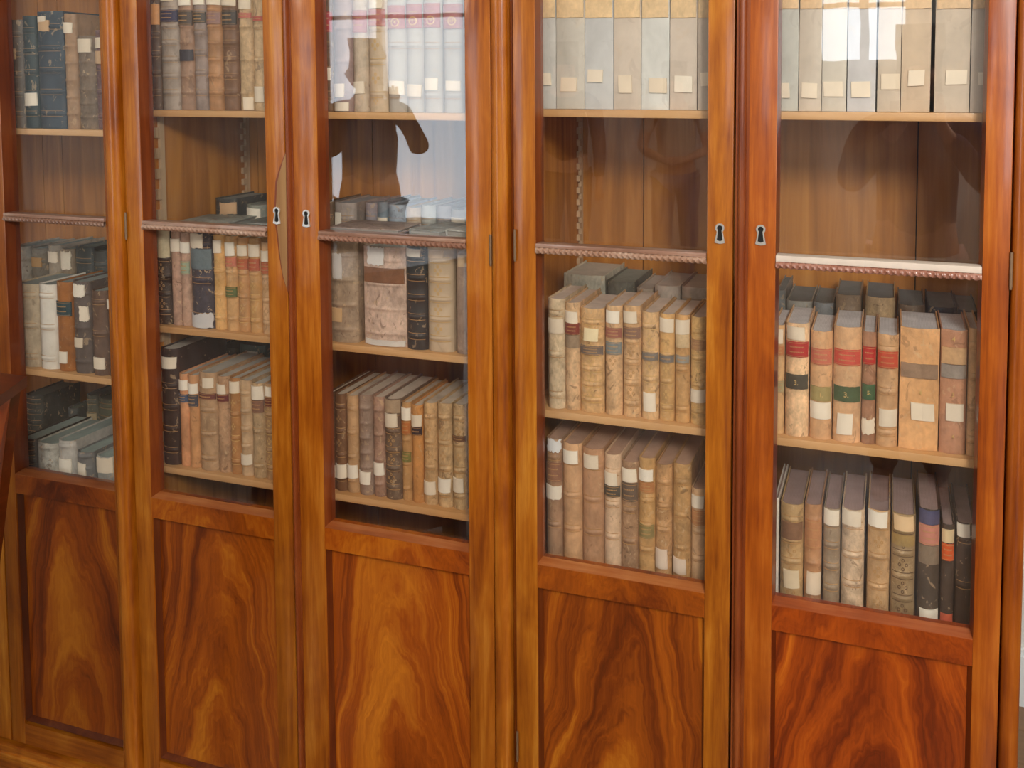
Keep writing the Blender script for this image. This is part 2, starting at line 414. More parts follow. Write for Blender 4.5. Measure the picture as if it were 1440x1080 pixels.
def bookcase(X0,X1,label,shelves,joints,post):
    root=empty('bookcase',((X0+X1)/2,.2,0),label,'bookcase','glazed mahogany bookcases standing side by side')
    root_off=Vector(root.location)
    grp=bpy.data.objects.new('carcass_anchor',None)
    bpy.data.objects.remove(grp)
    class P: pass
    objs=[]
    def add(mb,name,mat): 
        o=mb.build(name,mat,root,-root_off); objs.append(o); return o
    w=.010
    for x in (X0,X1-w):
        s=MB(); s.box(x,x+w,.037,YB+.02,.03,Z_TOP-.03); add(s,'side_panel',M['inside'])
    s=MB(); xs=[X0+w]+[j for j in sorted(joints) if X0<j<X1]+[X1-w]
    for a,b in zip(xs,xs[1:]): s.box(a+.0012,b-.0012,YB,YB+.014,.03,Z_TOP-.03)
    add(s,'back_panel',M['inside'])
    s=MB(); s.box(X0+w,X1-w,YB+.0145,YB+.02,.03,Z_TOP-.03); add(s,'backing_board',M['black'])
    for z in shelves:
        s=MB(); s.box(X0+w+.001,X1-w-.001,SHY,YB-.001,z-.014,z,.0015); add(s,'shelf',M['shelf'])
    s=MB(); s.box(X0,X1,-.012,YB+.02,0,.03); s.box(X0,X1,-.012,.028,.03,.060); s.box(X0,X1,-.016,.028,.030,.044,.003); add(s,'plinth',M['stile_h'])
    s=MB(); s.box(X0,X1,0,YB+.02,Z_TOP-.03,Z_TOP); s.box(X0,X1,-.03,0,Z_TOP-.06,Z_TOP+.02,.008); s.box(X0,X1,.0,.028,Z_TOP-.088,Z_TOP-.03); add(s,'cornice',M['stile_h'])
    for (a,b,y0,y1,rounded) in post:
        s=MB()
        if rounded:
            n=10; pr=[(b,y1)]+[((a+b)/2+(b-a)/2*math.cos(math.pi*i/n), y0+.010-.010*math.sin(math.pi*i/n)) for i in range(n+1)]+[(a,y1)]
            rows=[[(x,y,z) for x,y in pr] for z in (.062,Z_TOP-.06)]
            s.grid(rows,closed=True); s.add(rows[0],[tuple(range(len(pr)))]); s.add(rows[1],[tuple(range(len(pr)))])
        else: s.box(a,b,y0,y1,.062,Z_TOP-.06,.0015)
        add(s,'post',M['stile']).color=((.80,.62,.60,1) if rounded and b>0 else (.45,.3,.25,1) if not rounded else (1,.92,.82,1))
    return root,root_off

def astragal(parent,xa,xb,zb=.065,z1=Z_TOP-.09):
    s=MB(); n=8; c=(xa+xb)/2; r=(xb-xa)/2
    pr=[(c+r*.62*math.cos(math.pi*i/n),-.0015-.0085*math.sin(math.pi*i/n)) for i in range(n+1)]
    pr=[(xb,.0)]+[(xb,-.0015)]+pr+[(xa,-.0015),(xa,.0)]
    rows=[[(x,y,z) for x,y in pr] for z in (zb,z1)]
    s.grid(rows,closed=True); s.add(rows[0],[tuple(range(len(pr)))]); s.add(rows[1],[tuple(range(len(pr)))])
    return s.build('astragal',M['moulding'],parent)

# x of the joints along the front
xG=dict(pA0=U(167.5,20,0)[0]-.041, pA1=U(167.5,20,0)[0]-.005, B0=U(167.5,20,0)[0], bg0=U(199,250,0)[0], bg1=U(374,250,0)[0],
        BC=U(402.5,250,0)[0], cg0=U(447,250,0)[0], cg1=U(655,250,0)[0], C1=U(690.5,250,0)[0], pC1=U(712,250,-.008)[0],
        D0=U(721.5,250,0)[0], dg0=U(753,250,0)[0], dg1=U(994.5,250,0)[0], D1=U(1031,250,0)[0], E0=U(1034.5,250,0)[0], eg0=U(1092,250,0)[0],
        eg1=U(1384.5,250,0)[0], E1=U(1423.5,250,0)[0], R1=U(1440,780,0)[0])
g=xG
BX=[(-2.44,g['pA1']+.003),(g['B0'],g['pC1']),(g['pC1']+.001,g['R1'])]
b1,o1=bookcase(BX[0][0],BX[0][1],'mahogany bookcase at the left edge, cut off by the frame and the wooden stand',
    [SH['1a'],SH['1b'],SH['1c'],1.95,.36],[U(88,230,YB)[0]-.0,-2.2],[(g['pA0'],g['pA1'],-.014,.026,True),(-2.44,-2.41,-.02,.026,False)])
b2,o2=bookcase(BX[1][0],BX[1][1],'middle mahogany bookcase whose left door has a chip of missing veneer at the keyhole',
    [SH['2a'],SH['2b'],SH['2c'],SH['2d'],1.95],[U(363,250,YB)[0],U(540,250,YB)[0]-.03,-.86],[(g['C1']+.002,g['pC1'],-.010,.026,True)])
b3,o3=bookcase(BX[2][0],BX[2][1],'right mahogany bookcase with undamaged door pair, ending at the white wall',
    [SH['3a'],SH['3b'],SH['3c'],1.95,.36],[U(905,250,YB)[0],U(1290,250,YB)[0]],[(g['pC1']+.001,g['D0']-.001,.010,.026,False),(g['E1']+.003,g['R1'],-.006,.026,True)])
def seat(o,off):
    o.location=Vector(o.location)-off
pA=g['pA0']
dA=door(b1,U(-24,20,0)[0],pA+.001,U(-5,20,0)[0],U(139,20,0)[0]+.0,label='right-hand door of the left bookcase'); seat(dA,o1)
dA2=door(b1,-2.408,U(-24,20,0)[0]-.003,-2.35,U(-24,20,0)[0]-.055); seat(dA2,o1)
dB=door(b2,g['B0']+.002,g['BC']-.002,g['bg0'],g['bg1'],label='door with missing veneer beside its keyhole'); seat(dB,o2)
dC=door(b2,g['BC']+.001,g['C1'],g['cg0'],g['cg1']); seat(dC,o2)
dD=door(b3,g['D0']+.001,g['D1'],g['dg0'],g['dg1']); seat(dD,o3)
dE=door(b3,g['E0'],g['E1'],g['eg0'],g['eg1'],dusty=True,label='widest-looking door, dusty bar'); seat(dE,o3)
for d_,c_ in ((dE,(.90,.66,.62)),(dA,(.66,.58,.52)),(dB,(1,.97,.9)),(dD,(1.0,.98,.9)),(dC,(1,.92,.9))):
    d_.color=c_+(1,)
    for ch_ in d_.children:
        if not ch_.name.startswith('glazing_bar'): ch_.color=(tuple(v*.6 for v in c_) if ch_.name.startswith('panel_moulding') else c_)+(1,)  # panel mouldings tinted darker, painting the shadow along the panel edges
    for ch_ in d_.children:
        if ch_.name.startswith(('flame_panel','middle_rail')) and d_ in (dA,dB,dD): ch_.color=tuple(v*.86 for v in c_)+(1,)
astragal(dE,g['E0']+.000,U(1053,250,0)[0])
astragal(dC,g['BC']+.001,U(413,250,0)[0])
for d,(px,py) in ((dB,(390,302)),(dC,(431.5,306)),(dD,(1012.5,327)),(dE,(1070,329))):
    x,z=U(px,py,0); keyhole(x,z,d)
for d,px,py in ((dC,690,352),(dD,724,345),(dE,1422,381),(dB,177,318),(dD,727.5,1050)):
    x,z=U(px,py,-.003); hinge(d,x,z)
# missing veneer on the second door
ch=[(401.5,216),(398,226),(393,243),(389.5,258),(388.5,285),(387.6,296),(389.5,318),(391,330),(393,352),(395.5,372),(398,388),(401.5,400),(403.6,408),(404.0,396),(404,380),(403.6,350),(403,320),(402.6,290),(402.2,255),(402,230)]
s=MB(); s.prism([U(a,b,-.0006) for a,b in ch],-.0006,.0003)
e_=MB(); cxm=sum(a for a,b in ch)/len(ch); e_.prism([U(cxm+(a-cxm)*1.28,309+(b-309)*1.05,-.0003) for a,b in ch],-.0003,.0004); e_.build('veneer_edge',M['moulding'],dB)
o=s.build('veneer_chip',M['bare'],dB); o['label']='bare pale wood where veneer is missing'
for (bk,off,x,sg,y,p,z0,z1) in ((b2,o2,g['B0']+.010,1,.078,.045,.75,2.3),(b2,o2,g['B0']+.010,1,YB-.022,.028,.75,2.3),(b3,o3,g['pC1']+.011,1,.098,.045,.7,2.3),(b3,o3,g['pC1']+.011,1,YB-.026,.026,.7,2.3),(b1,o1,BX[0][0]+.010,1,.07,.045,.7,2.3)):
    r_=rack(bk,x,y,y+.018,z0,z1,p,sg); seat(r_,off)

# ------------------------------------------------------------------ books
ORD=['first','second','third','fourth','fifth','sixth','seventh','eighth','ninth','tenth','eleventh','twelfth']
def spine_prof(w,b,n=9):
    """points across the spine (x from left to right, y bulge towards viewer is negative)"""
    out=[]
    for i in range(n+1):
        t=-1+2*i/n; out.append((w/2*(1+t*1.0)-0, -b*(1-abs(t)**2.4)))
    return out
def patch(w,b,x0,x1,z0,z1,eps,jit=0,rows=5,torn=0.0):
    """a thin piece stuck on the curved spine"""
    n=10; R_=[]
    j=[random.uniform(-jit,jit) for _ in range(4)]
    for k in range(rows+1):
        v=k/rows; row=[]
        for i in range(n+1):
            u=i/n; x=x0+(x1-x0)*u+ (j[0]*(v-.5))
            z=z0+(z1-z0)*v+(j[1]*(u-.5))
            if torn and v in (0,1): z+=random.uniform(-torn,torn)
            if torn and u in (0,1): x+=random.uniform(-torn,torn)*.6
            x=min(max(x,.0004),w-.0004); z=max(z,.0014)
            t=2*x/w-1; row.append((x,-b*(1-abs(t)**2.4)-eps,z))
        R_.append(row)
    mb=MB(); mb.grid(R_)
    back=[[(x,y+eps*.9,z) for x,y,z in r] for r in R_]; mb.grid(back)
    a=[r[0] for r in R_]; c=[r[0] for r in back]; mb.grid([a,c])
    a=[r[-1] for r in R_]; c=[r[-1] for r in back]; mb.grid([a,c]); mb.grid([R_[0],back[0]]); mb.grid([R_[-1],back[-1]])
    return mb

def book(x0,x1,z0,h,ys,depth,color,label,group,mat='leather',ribs=4,bulge=None,deco=(),pages=(150,146,138),orn=None,worn=.0012,name='book',ribh=.0026):
    w=x1-x0; b=bulge if bulge is not None else min(w*.28,.0105)
    root=empty(name,(x0+w/2,ys,z0),label,'book',group)
    L=(-w/2,0,0)
    n=9; th=.0022
    prof=spine_prof(w,b,n)
    zs=[0,.002,.006]; ribz=[]
    if ribs:
        for k in range(ribs):
            zc=h*(.13+.74*(k/(ribs-1) if ribs>1 else .5)); ribz.append(zc)
            zs+=[zc-.0042,zc-.0022,zc,zc+.0022,zc+.0042]
    zs+=[h*q/12 for q in range(1,12)]+[h-.006,h-.002,h]; zs=sorted(set(round(q,5) for q in zs))
    rnd=random.Random(hash((round(x0,3),round(z0,3))) & 0xffff)
    rows=[];inner=[]
    seed=rnd.uniform(0,50)
    for z in zs:
        rb=0
        for c in ribz:
            rb=max(rb,ribh*max(0,1-(abs(z-c)/.0040)**2))
        if z<.0015 or z>h-.0015: rb-=.0006
        row=[]; irow=[]
        row.append((.0,depth,z)); row.append((0.0004,.012,z)); row.append((0,.004,z))
        irow.append((th,depth,z)); irow.append((th,.012,z)); irow.append((th,.006,z))
        for (x,y) in prof:
            t=abs(2*x/w-1); wz=mnoise.noise((x*60+seed,z*25,seed))*.0007*(1-t**3)
            zz=z
            if z>h-.001: zz=z+mnoise.noise((x*90,seed,1.7))*worn
            row.append((x,y-rb*(1-t**4)+wz,zz)); 
            irow.append((min(max(x,th),w-th),y+th,zz))
        row+=[(w,.004,z),(w-.0004,.012,z),(w,depth,z)]; irow+=[(w-th,.006,z),(w-th,.012,z),(w-th,depth,z)]
        rows.append(row); inner.append(irow)
    mb=MB(); mb.grid(rows); mb.grid(inner); mb.grid([rows[0],inner[0]]); mb.grid([rows[-1],inner[-1]])
    mb.grid([[r[0] for r in rows],[r[0] for r in inner]]); mb.grid([[r[-1] for r in rows],[r[-1] for r in inner]])
    k_=(.98 if mat=='vellum' and h>.25 else 1.2) if sum(color)>330 else .9
    col=tuple(min(.86,v*k_) for v in lin(color)[:3])+(1,)
    cv=mb.build('cover',M[mat],root,L,col,sharp=60)
    pg=MB(); pb=[]
    dz=.0035
    P=[(th+.0003,.006),(w*.3,-b*.55),(w*.7,-b*.55),(w-th-.0003,.006),(w-th-.0003,depth-.004),(th+.0003,depth-.004)]
    P=[(x,y if y>0 else y+.003) for x,y in P]
    r0=[(x,y,.002) for x,y in P]; r1=[(x,y,h-dz) for x,y in P]
    pg.grid([r0,r1],closed=True,smooth=False); pg.add(r0,[tuple(range(6))]); pg.add(r1,[tuple(range(6))])
    pg.build('page_block',M['pages'],root,L,lin(tuple(min(255,int(v*1.22+12)) for v in pages)))
    return finish(root,w,b,h,L,ribz,deco,orn,cv)

def finish(root,w,b,h,L,ribz,deco,orn,cv):
    color_dark=cv.color[0]<.08
    if not orn and len(ribz)>=3 and w>.012 and (random.random()<.7 or color_dark):
        gm=MB()
        for c in ribz:
            for q in (-.0066,.0058):
                p=patch(w,b,w*.08,w*.92,c+q,c+q+.0007,.0012,rows=1); gm.add(p.v,p.f,True)
        merge(cv,gm,M['gilt_dim'])
    if orn:
        gm=MB(); m={'g':'gilt','d':'gilt_dim','k':'dark_tool'}[orn]
        zz=[0.010]+ribz+[h-.008]
        for c in ribz:
            for q in (-.0060,.0053):
                p=patch(w,b,w*.07,w*.93,c+q,c+q+.0008,.0012,rows=1); gm.add(p.v,p.f,True)
        for a,c in zip(zz,zz[1:]):
            m_=(a+c)/2; r_=min(w*.26,(c-a)*.26)
            if (c-a)<.022: continue
            # lozenge of four petals in each compartment
            for k in range(4):
                an=k*math.pi/2; cx=w/2+math.cos(an)*r_*.55; cz=m_+math.sin(an)*r_*.75
                q=r_*.34; pts=[(cx+q*math.cos(t)*.8,cz+q*math.sin(t)) for t in [i*math.pi/4 for i in range(8)]]
                vs=[]
                for x,z in pts:
                    t=2*x/w-1; vs.append((x,-b*(1-abs(t)**2.4)-.0012,z))
                ring=[(w/2*0+cx+(x-cx)*.5,y,cz+(z-cz)*.5) for (x,y,z) in vs]
                gm.add(vs+ring,[(i,(i+1)%8,8+(i+1)%8,8+i) for i in range(8)],True)
        merge(cv,gm,M[m])
    for d in deco:
        k=d[0]
        if k=='p':   # paper label
            _,x0,x1,z0,z1=d[:5]; torn=d[5] if len(d)>5 else 0
            patch(w,b,x0,x1,z0,z1,.0030,jit=.0016,torn=torn).build('paper_label',M['paper'],root,L,lin(d[6] if len(d)>6 else random.choice([(236,222,200),(228,212,188),(240,230,212)])))
        elif k=='t': # title piece or band of another colour
            _,z0,z1,c=d[:4]; nm=d[4] if len(d)>4 else 'title_label'
            t_=patch(w,b,w*.03,w*.97,z0,z1,.0028,torn=.0004).build(nm,M['title'],root,L,lin(c))
            if nm=='title_label' and z1-z0>.009:
                gm=MB()
                for q in (.07,.93):
                    zc=z0+(z1-z0)*q; p=patch(w,b,w*.06,w*.94,zc-.0003,zc+.0003,.0033,rows=1); gm.add(p.v,p.f,True)
                if len(d)<=5:
                    nl=1 if z1-z0<.016 else 2
                    for li in range(nl):
                        zc=z0+(z1-z0)*((li+1)/(nl+1)); x=w*.2
                        while x<w*.78:
                            l=random.uniform(.0007,.0018); hh=.0011
                            p=patch(w,b,x,min(x+l,w*.8),zc-hh,zc+hh,.0033,rows=1); gm.add(p.v,p.f,True); x+=l+.0009
                merge(t_,gm,M['gilt_dim'])
        elif k=='n': # a number stamped on the spine
            _,xc,zc,sz,txt,c=d
            cu=bpy.data.curves.new('spine_number','FONT'); cu.body=txt; cu.size=sz; cu.align_x='CENTER'; cu.align_y='CENTER'; cu.extrude=.0002; cu.offset=.0001
            tmp=bpy.data.objects.new('t',cu); COL.objects.link(tmp); bpy.context.view_layer.update()
            me=bpy.data.meshes.new_from_object(tmp.evaluated_get(bpy.context.evaluated_depsgraph_get())); me.name='spine_number'
            bpy.data.objects.remove(tmp)
            o=bpy.data.objects.new('spine_number',me); COL.objects.link(o); o.parent=root; o.rotation_euler=(R(90),0,0)
            o.location=(xc-w/2,-b-.0036,zc); me.materials.clear(); me.materials.append(M[c])
        elif k=='r': # round ring ornament
            _,xc,zc,r_,c=d; gm=MB()
            vo=[];vi=[]
            for i in range(20):
                a=i*math.pi/10
                for rr,lst in ((r_,vo),(r_*.78,vi)):
                    x=xc+rr*math.cos(a); t=min(1,abs(2*x/w-1)); lst.append((x,-b*(1-t**2.4)-.0035,zc+rr*math.sin(a)))
            gm.add(vo+vi,[(i,(i+1)%20,20+(i+1)%20,20+i) for i in range(20)],True); gm.build('gilt_ring',M[c],root,L)
    return root

def row(shelf, ys, door_name, shelf_name, items, ymid, depth=.15, back=False, pages=(150,146,138), **kw):
    z0=SH[shelf]; grp='books on the %s behind the %s'%(shelf_name,door_name)
    prev=None
    for i,it in enumerate(items):
        xl,xr,yt,col,desc=it[:5]; opt=dict(it[5]) if len(it)>5 else {}
        x0,_=U(xl,ymid,ys-.004); x1,_=U(xr,ymid,ys-.004)
        if prev is not None and x0<prev+.0004: x0=prev+.0004
        bx=BX[int(shelf[0])-1]; x0=max(x0,bx[0]+.0185); x1=min(x1,bx[1]-.011)
        if x1-x0<.004: continue
        prev=x1
        _,zt=U(xl,yt,ys)
        h=zt-z0
        deco=[]
        for d in opt.pop('deco',()):
            xm=(xl+xr)/2
            def zz(y): return U(xm,y,ys-.006)[1]-z0
            if d[0]=='p':
                a=U(d[1],(d[3]+d[4])/2,ys-.006)[0]-x0; b_=U(d[2],(d[3]+d[4])/2,ys-.006)[0]-x0
                deco.append(('p',a,b_,zz(d[4]),min(zz(d[3]),h-.001))+tuple(d[5:]))
            elif d[0]=='t': deco.append(('t',max(zz(d[2]),.001),min(zz(d[1]),h-.0006))+tuple(d[3:]))
            elif d[0]=='n': deco.append(('n',U(d[1],d[2],ys-.006)[0]-x0,zz(d[2]))+tuple(d[3:]))
            elif d[0]=='r': deco.append(('r',U(d[1],d[2],ys-.006)[0]-x0,zz(d[2]))+tuple(d[3:]))
        lab='%s, %s from left, %s, %s'%(desc,ORD[i],shelf_name+(' back row' if back else ''),door_name)
        k=dict(kw); k.update(opt); k.setdefault('pages',pages); dp=k.pop('depth',depth)
        book(x0,x1,z0+.0004,h,ys,dp,col,lab,grp,deco=deco,**k)

YS=.066; Y2=.208
CR=(236,220,194)
# ---- leftmost door
row('1a',YS,'leftmost door','top shelf',[
 (5,32.5,29,(104,92,80),'worn brown book',dict(deco=[('p',9,24,69,84,0,(196,160,120))],ribs=5)),
 (33,51.5,23,(44,62,66),'narrow teal-black ribbed book',dict(deco=[('p',34,51,131,149)],ribs=5)),
 (53,89,17,(54,68,80),'wide blue-black ribbed book with torn labels',dict(ribs=5,deco=[('p',54,67,23,31),('p',55,72,29,44,.001,(206,170,130))])),
 (91,107.5,20,(150,118,88),'slim tan ribbed book',dict(ribs=6,deco=[('p',91,102,32,47)])),
 (109.5,133,51,(128,108,88),'short mottled brown book',dict(mat='mottled',ribs=6,deco=[('p',107.5,128,55,74)])),
 (134,158,43,(124,92,92),'purplish brown book with cream and tan labels',dict(mat='mottled',deco=[('p',136,149,53,68),('p',134,149,72,90,0,(206,170,132))])),
],100,depth=.15)
row('1b',YS,'leftmost door','middle shelf',[
 (22,54,397,(172,156,132),'tan ribbed book',dict(ribs=3)),
 (55,79,398,(206,200,188),'whitish vellum ribbed book',dict(ribs=3,mat='vellum')),
 (80,101.5,395,(166,104,48),'orange-brown book with teal title',dict(ribs=0,deco=[('t',424,444,(40,66,72)),('p',82,96.5,494,510)])),
 (103,127,394,(100,88,82),'grey-brown book with scraps of white label',dict(ribs=3,deco=[('p',105,120,400,417,.002),('p',115,124,431,451,.002),('p',106,119,475,488)])),
 (129,150,407,(112,86,70),'plain brown ribbed book',dict(ribs=3,deco=[('p',134,148,502,518)])),
 (150.5,176,410,(92,68,58),'dark brown book beside the post',dict(ribs=0,deco=[('p',150.5,161,422,435)])),
],460,depth=.125,pages=(120,130,128))
row('1b',Y2,'leftmost door','middle shelf',[
 (18,41,345,(150,144,132),'grey rough-edged book',dict(mat='mottled',ribs=2)),
 (43,65,348,(120,112,98),'dull brown book',dict(deco=[('p',46,60,362,375,0,(180,142,96))])),
 (67,84,344,(150,138,122),'pale worn book',dict(deco=[('p',69,81,354,369,.001)])),
 (85,103,349,(128,112,92),'book with torn white label',dict(deco=[('p',83,100,354,378,.003)])),
 (105,130,346,(84,90,90),'dark teal-grey book',{}),
 (131,150,352,(92,96,94),'grey-green book',{}),
 (151,178,352,(72,68,64),'blackish book',{}),
],360,depth=.13,back=True,pages=(96,112,112))
row('1c',YS,'leftmost door','bottom shelf',[
 (30,51,614,(60,56,50),'dark stained book',{}),
 (52,81,619,(176,172,160),'pale grey book with white torn patch',dict(mat='mottled',ribs=2)),
 (82,105,616,(170,166,158),'grey-white book',dict(ribs=2,deco=[('p',84,101,645,664)])),
 (108,130,632,(112,112,110),'short grey book',dict(ribs=3,deco=[('p',110,123,651,667)])),
 (135,158,638,(156,156,150),'grey-green worn book',dict(ribs=0,deco=[('p',137,157,643,664,.001)])),
 (159,178,640,(206,188,160),'cream book beside the post',dict(ribs=0)),
],650,depth=.15,pages=(120,134,130))
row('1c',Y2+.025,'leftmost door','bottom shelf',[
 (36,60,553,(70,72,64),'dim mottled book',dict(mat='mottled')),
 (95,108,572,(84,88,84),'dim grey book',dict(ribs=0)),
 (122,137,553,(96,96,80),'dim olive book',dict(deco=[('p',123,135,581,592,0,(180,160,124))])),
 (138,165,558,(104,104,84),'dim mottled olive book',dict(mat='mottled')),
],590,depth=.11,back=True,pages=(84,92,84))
# ---- second door
row('2a',YS,'second door','top shelf',[
 (206,225.5,-30,(92,66,50),'dark brown book with tan label',dict(ribs=6,deco=[('t',6,35,(204,140,80),'leather_label')])),
 (226,251.5,-34,(150,136,124),'thick grey-brown ribbed book with navy title',dict(ribs=7,deco=[('p',227,244,-10,2),('t',14,31,(50,44,74))])),
 (252,272,-34,(146,116,96),'brown book with dark stain across the middle',dict(ribs=7,deco=[('p',250,267,-12,8),('t',15,36,(84,70,62)),('t',70,86,(66,60,66),'stain')])),
 (272.5,290.5,-34,(136,120,112),'grey-mauve ribbed book',dict(ribs=6,deco=[('p',270,286,-10,7),('t',17,32,(80,72,64))])),
 (291,311.5,-34,(164,120,82),'orange-brown ribbed book with mauve title',dict(ribs=7,orn=None,deco=[('p',290,309,-10,7),('t',17,34,(148,112,104))])),
 (312.5,334,-34,(128,94,70),'dark brown ribbed book with black title',dict(ribs=7,deco=[('p',312,330,-10,8),('t',15,35,(58,50,44))])),
 (336,354.5,-34,(176,148,112),'mottled tan book with faded red title',dict(ribs=4,mat='mottled',deco=[('p',336,351,-10,13),('t',18,26,(186,104,92)),('p',345,356,137,156,.0006)])),
 (356,374,-34,(178,150,114),'mottled tan book with low cream label',dict(ribs=4,mat='mottled',deco=[('t',23,30,(190,84,74)),('p',357,371.5,122,144)])),
],80,depth=.2)
row('2b',YS,'second door','middle shelf',[
 (220,240,320,(58,40,30),'blackish brown book with ivory spine top',dict(ribs=5,orn='d',deco=[('t',322,362,(196,180,146),'vellum_patch')])),
 (240.5,253.5,324,(166,132,112),'pinkish brown mottled book',dict(mat='mottled',ribs=0,deco=[('p',237,251,336,354)])),
 (254,267,326,(160,128,108),'narrow brown book with pale green title',dict(mat='mottled',ribs=0,deco=[('p',253,266,341,356),('t',368,386,(150,160,134))])),
 (268.5,299,325,(72,66,74),'wide torn blackish book with white scraps',dict(mat='mottled',ribs=3,deco=[('p',266,287,329,349,.0015),('t',350,378,(104,116,120),'spine_patch'),('p',270,299,441,462,.004,(200,196,194))])),
 (300,316,330,(196,152,96),'yellow-tan book with gilt bands',dict(ribs=4,orn='g',deco=[('p',297,311,338,356)])),
 (316.5,333,331,(186,144,96),'tan book with green and pink titles',dict(ribs=4,deco=[('p',315,329,341,360),('t',361,375,(190,112,88)),('t',404,418,(92,104,62))])),
 (333.5,349,333,(176,130,84),'orange-tan book with red title',dict(ribs=4,orn='g',deco=[('p',331,346,345,360),('t',364,379,(176,92,56))])),
 (349.5,365.5,334,(182,138,86),'golden-tan book with red title',dict(ribs=4,orn='g',deco=[('p',347,363,344,361),('t',364,381,(178,84,50))])),
 (367,384,340,(186,148,108),'ornate tan book by the door stile',dict(ribs=4,orn='d',deco=[('p',365,379,353,368),('t',369,385,(176,88,52))])),
],400,depth=.125)
row('2b',Y2,'second door','middle shelf',[
 (302,332,278,(84,84,82),'dark book with torn tan label',dict(deco=[('p',312,334,285,301,.0015,(206,168,130))])),
 (346,376,287,(120,122,112),'grey-green book with cream label',dict(deco=[('p',347,368,293,312)])),
],300,depth=.13,back=True,pages=(120,124,120))
row('2c',YS,'second door','bottom shelf',[
 (228,252,488,(66,48,44),'tall dark brown book',dict(ribs=5,deco=[('p',228,247,502,518)])),
 (252.5,265,524,(192,136,96),'slim orange-tan book with blue title',dict(ribs=0,deco=[('p',251,264,535,549),('t',555,566,(70,84,110))])),
 (265.5,279,526,(184,134,90),'slim orange-tan book with grey-blue title',dict(ribs=0,deco=[('p',264,279,540,554),('t',556,572,(72,74,84))])),
 (280,305,521,(164,132,100),'thick tan ribbed book with maroon title',dict(ribs=4,deco=[('p',288,300,531,545),('t',553,561,(108,60,56))])),
 (305.5,322,527,(164,128,96),'mottled tan book with dark red title',dict(mat='mottled',ribs=0,deco=[('p',303,317,541,554),('t',555,565,(104,38,40))])),
 (323,337,530,(160,112,66),'orange-brown gilt book',dict(ribs=4,orn='g',deco=[('p',322,335,537,553)])),
 (337.5,353,533,(176,146,112),'tan book with low white label',dict(ribs=5,deco=[('p',338,353,639,653)])),
 (354,371.5,537,(166,138,102),'tan book with big cream label',dict(ribs=3,mat='mottled',deco=[('p',352,369,543,562),('t',563,580,(128,88,68))])),
 (372,388,538,(166,130,92),'ornate tan book with round stamps',dict(ribs=5,orn='g',deco=[('p',373,384,544,557),('t',560,572,(112,56,44))])),
],600,depth=.15)
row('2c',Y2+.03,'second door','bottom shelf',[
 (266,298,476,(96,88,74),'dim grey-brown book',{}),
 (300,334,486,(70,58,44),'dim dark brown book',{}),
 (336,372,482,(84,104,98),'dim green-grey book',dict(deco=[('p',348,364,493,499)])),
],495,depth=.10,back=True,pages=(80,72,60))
# ---- third door
rt=(176,112,112)
row('2a',YS,'third door','top shelf',[
 (453,467.5,-30,(120,88,60),'narrow brown book with red title',dict(ribs=5,deco=[('t',17,45,(168,44,44)),('p',452,465,95,113)])),
 (468.5,494.5,-30,(146,124,118),'mauve-brown book with two cream labels',dict(ribs=4,deco=[('p',468,486,118,137),('p',469,491,144,157)])),
 (495.5,516.5,-30,(176,160,140),'beige book with framed red title',dict(ribs=0,deco=[('t',15,46,rt),('p',495,513,115,132)])),
 (518,543,-30,(206,184,156),'cream-tan gilt book with red title',dict(ribs=4,mat='vellum',orn='g',deco=[('p',520,538,-10,12),('t',13,37,(182,112,106))])),
]+[(a,b_,-30,(184,178,168),'grey book with ringed number, %s'%w,dict(ribs=3,mat='vellum',deco=[('t',t0,t1,rt),('p',l0,l1,l2,l3),('n',(a+b_)/2,t0+24,.010,n_,'gilt'),('r',(a+b_)/2,t0+24,.0085,'gilt')]))
   for a,b_,t0,t1,l0,l1,l2,l3,n_,w in ((545,570.5,8,41,547,568,114,133,'4','left of three'),(571,594,6,40,572,592,119,136,'1','middle of three'),(595.5,620,5,39,597,616,110,127,'9','right of three'),(623,652,6,41,628,648,114,128,'17','beside the stile'))],80,depth=.2)
row('2b',YS,'third door','middle shelf',[
 (461,502,338,(150,130,108),'thick stained tan book',dict(mat='mottled',ribs=4,deco=[('p',462.5,483,433,452,.0005,(214,176,130)),('p',469,483,357,392,.002,(206,196,184))])),
 (511,570,345,(186,160,142),'very thick pinkish worn book',dict(mat='mottled',ribs=4,bulge=.008,deco=[('p',517,541,348,373,.002,(232,228,222)),('t',377,398,(132,90,62),'worn_patch'),('p',514,569,478,486,.002,(214,208,200))])),
 (571.5,600,342,(58,62,62),'black-green book with gilt ribs',dict(ribs=5,orn=None,deco=[('p',570,592,350,361)])),
 (601,636,345,(184,164,138),'beige book with stamped compartments',dict(ribs=5,orn='g',mat='vellum',deco=[('p',603,625,352,363,0,(224,196,160))])),
 (641,662,347,(150,128,112),'grey-brown book beside the stile',dict(ribs=0,deco=[('p',645,658,358,375,0,(224,196,160))])),
],420,depth=.125,pages=(150,150,146))
row('2b',Y2,'third door','middle shelf',[
 (455,469,283,(110,90,70),'narrow brown book',{}),
 (470,500,284,(150,138,130),'grey-mauve book',dict(deco=[('p',471,482,299,320)])),
 (513,529,285,(140,132,136),'mauve-grey book',{}),
 (530,544,284,(110,120,128),'slim slate book',dict(deco=[('p',529,543,306,323)])),
 (545,569,287,(150,160,172),'pale blue-grey book',{}),
 (570,590,291,(170,150,128),'tan book',{}),
 (591,611,288,(160,160,154),'grey book with folded corner',{}),
 (613,633,289,(130,124,124),'dark grey book',{}),
 (634,664,294,(140,136,132),'grey book with cream label',dict(deco=[('p',634,656,306,326)])),
],310,depth=.14,back=True,pages=(120,126,130))
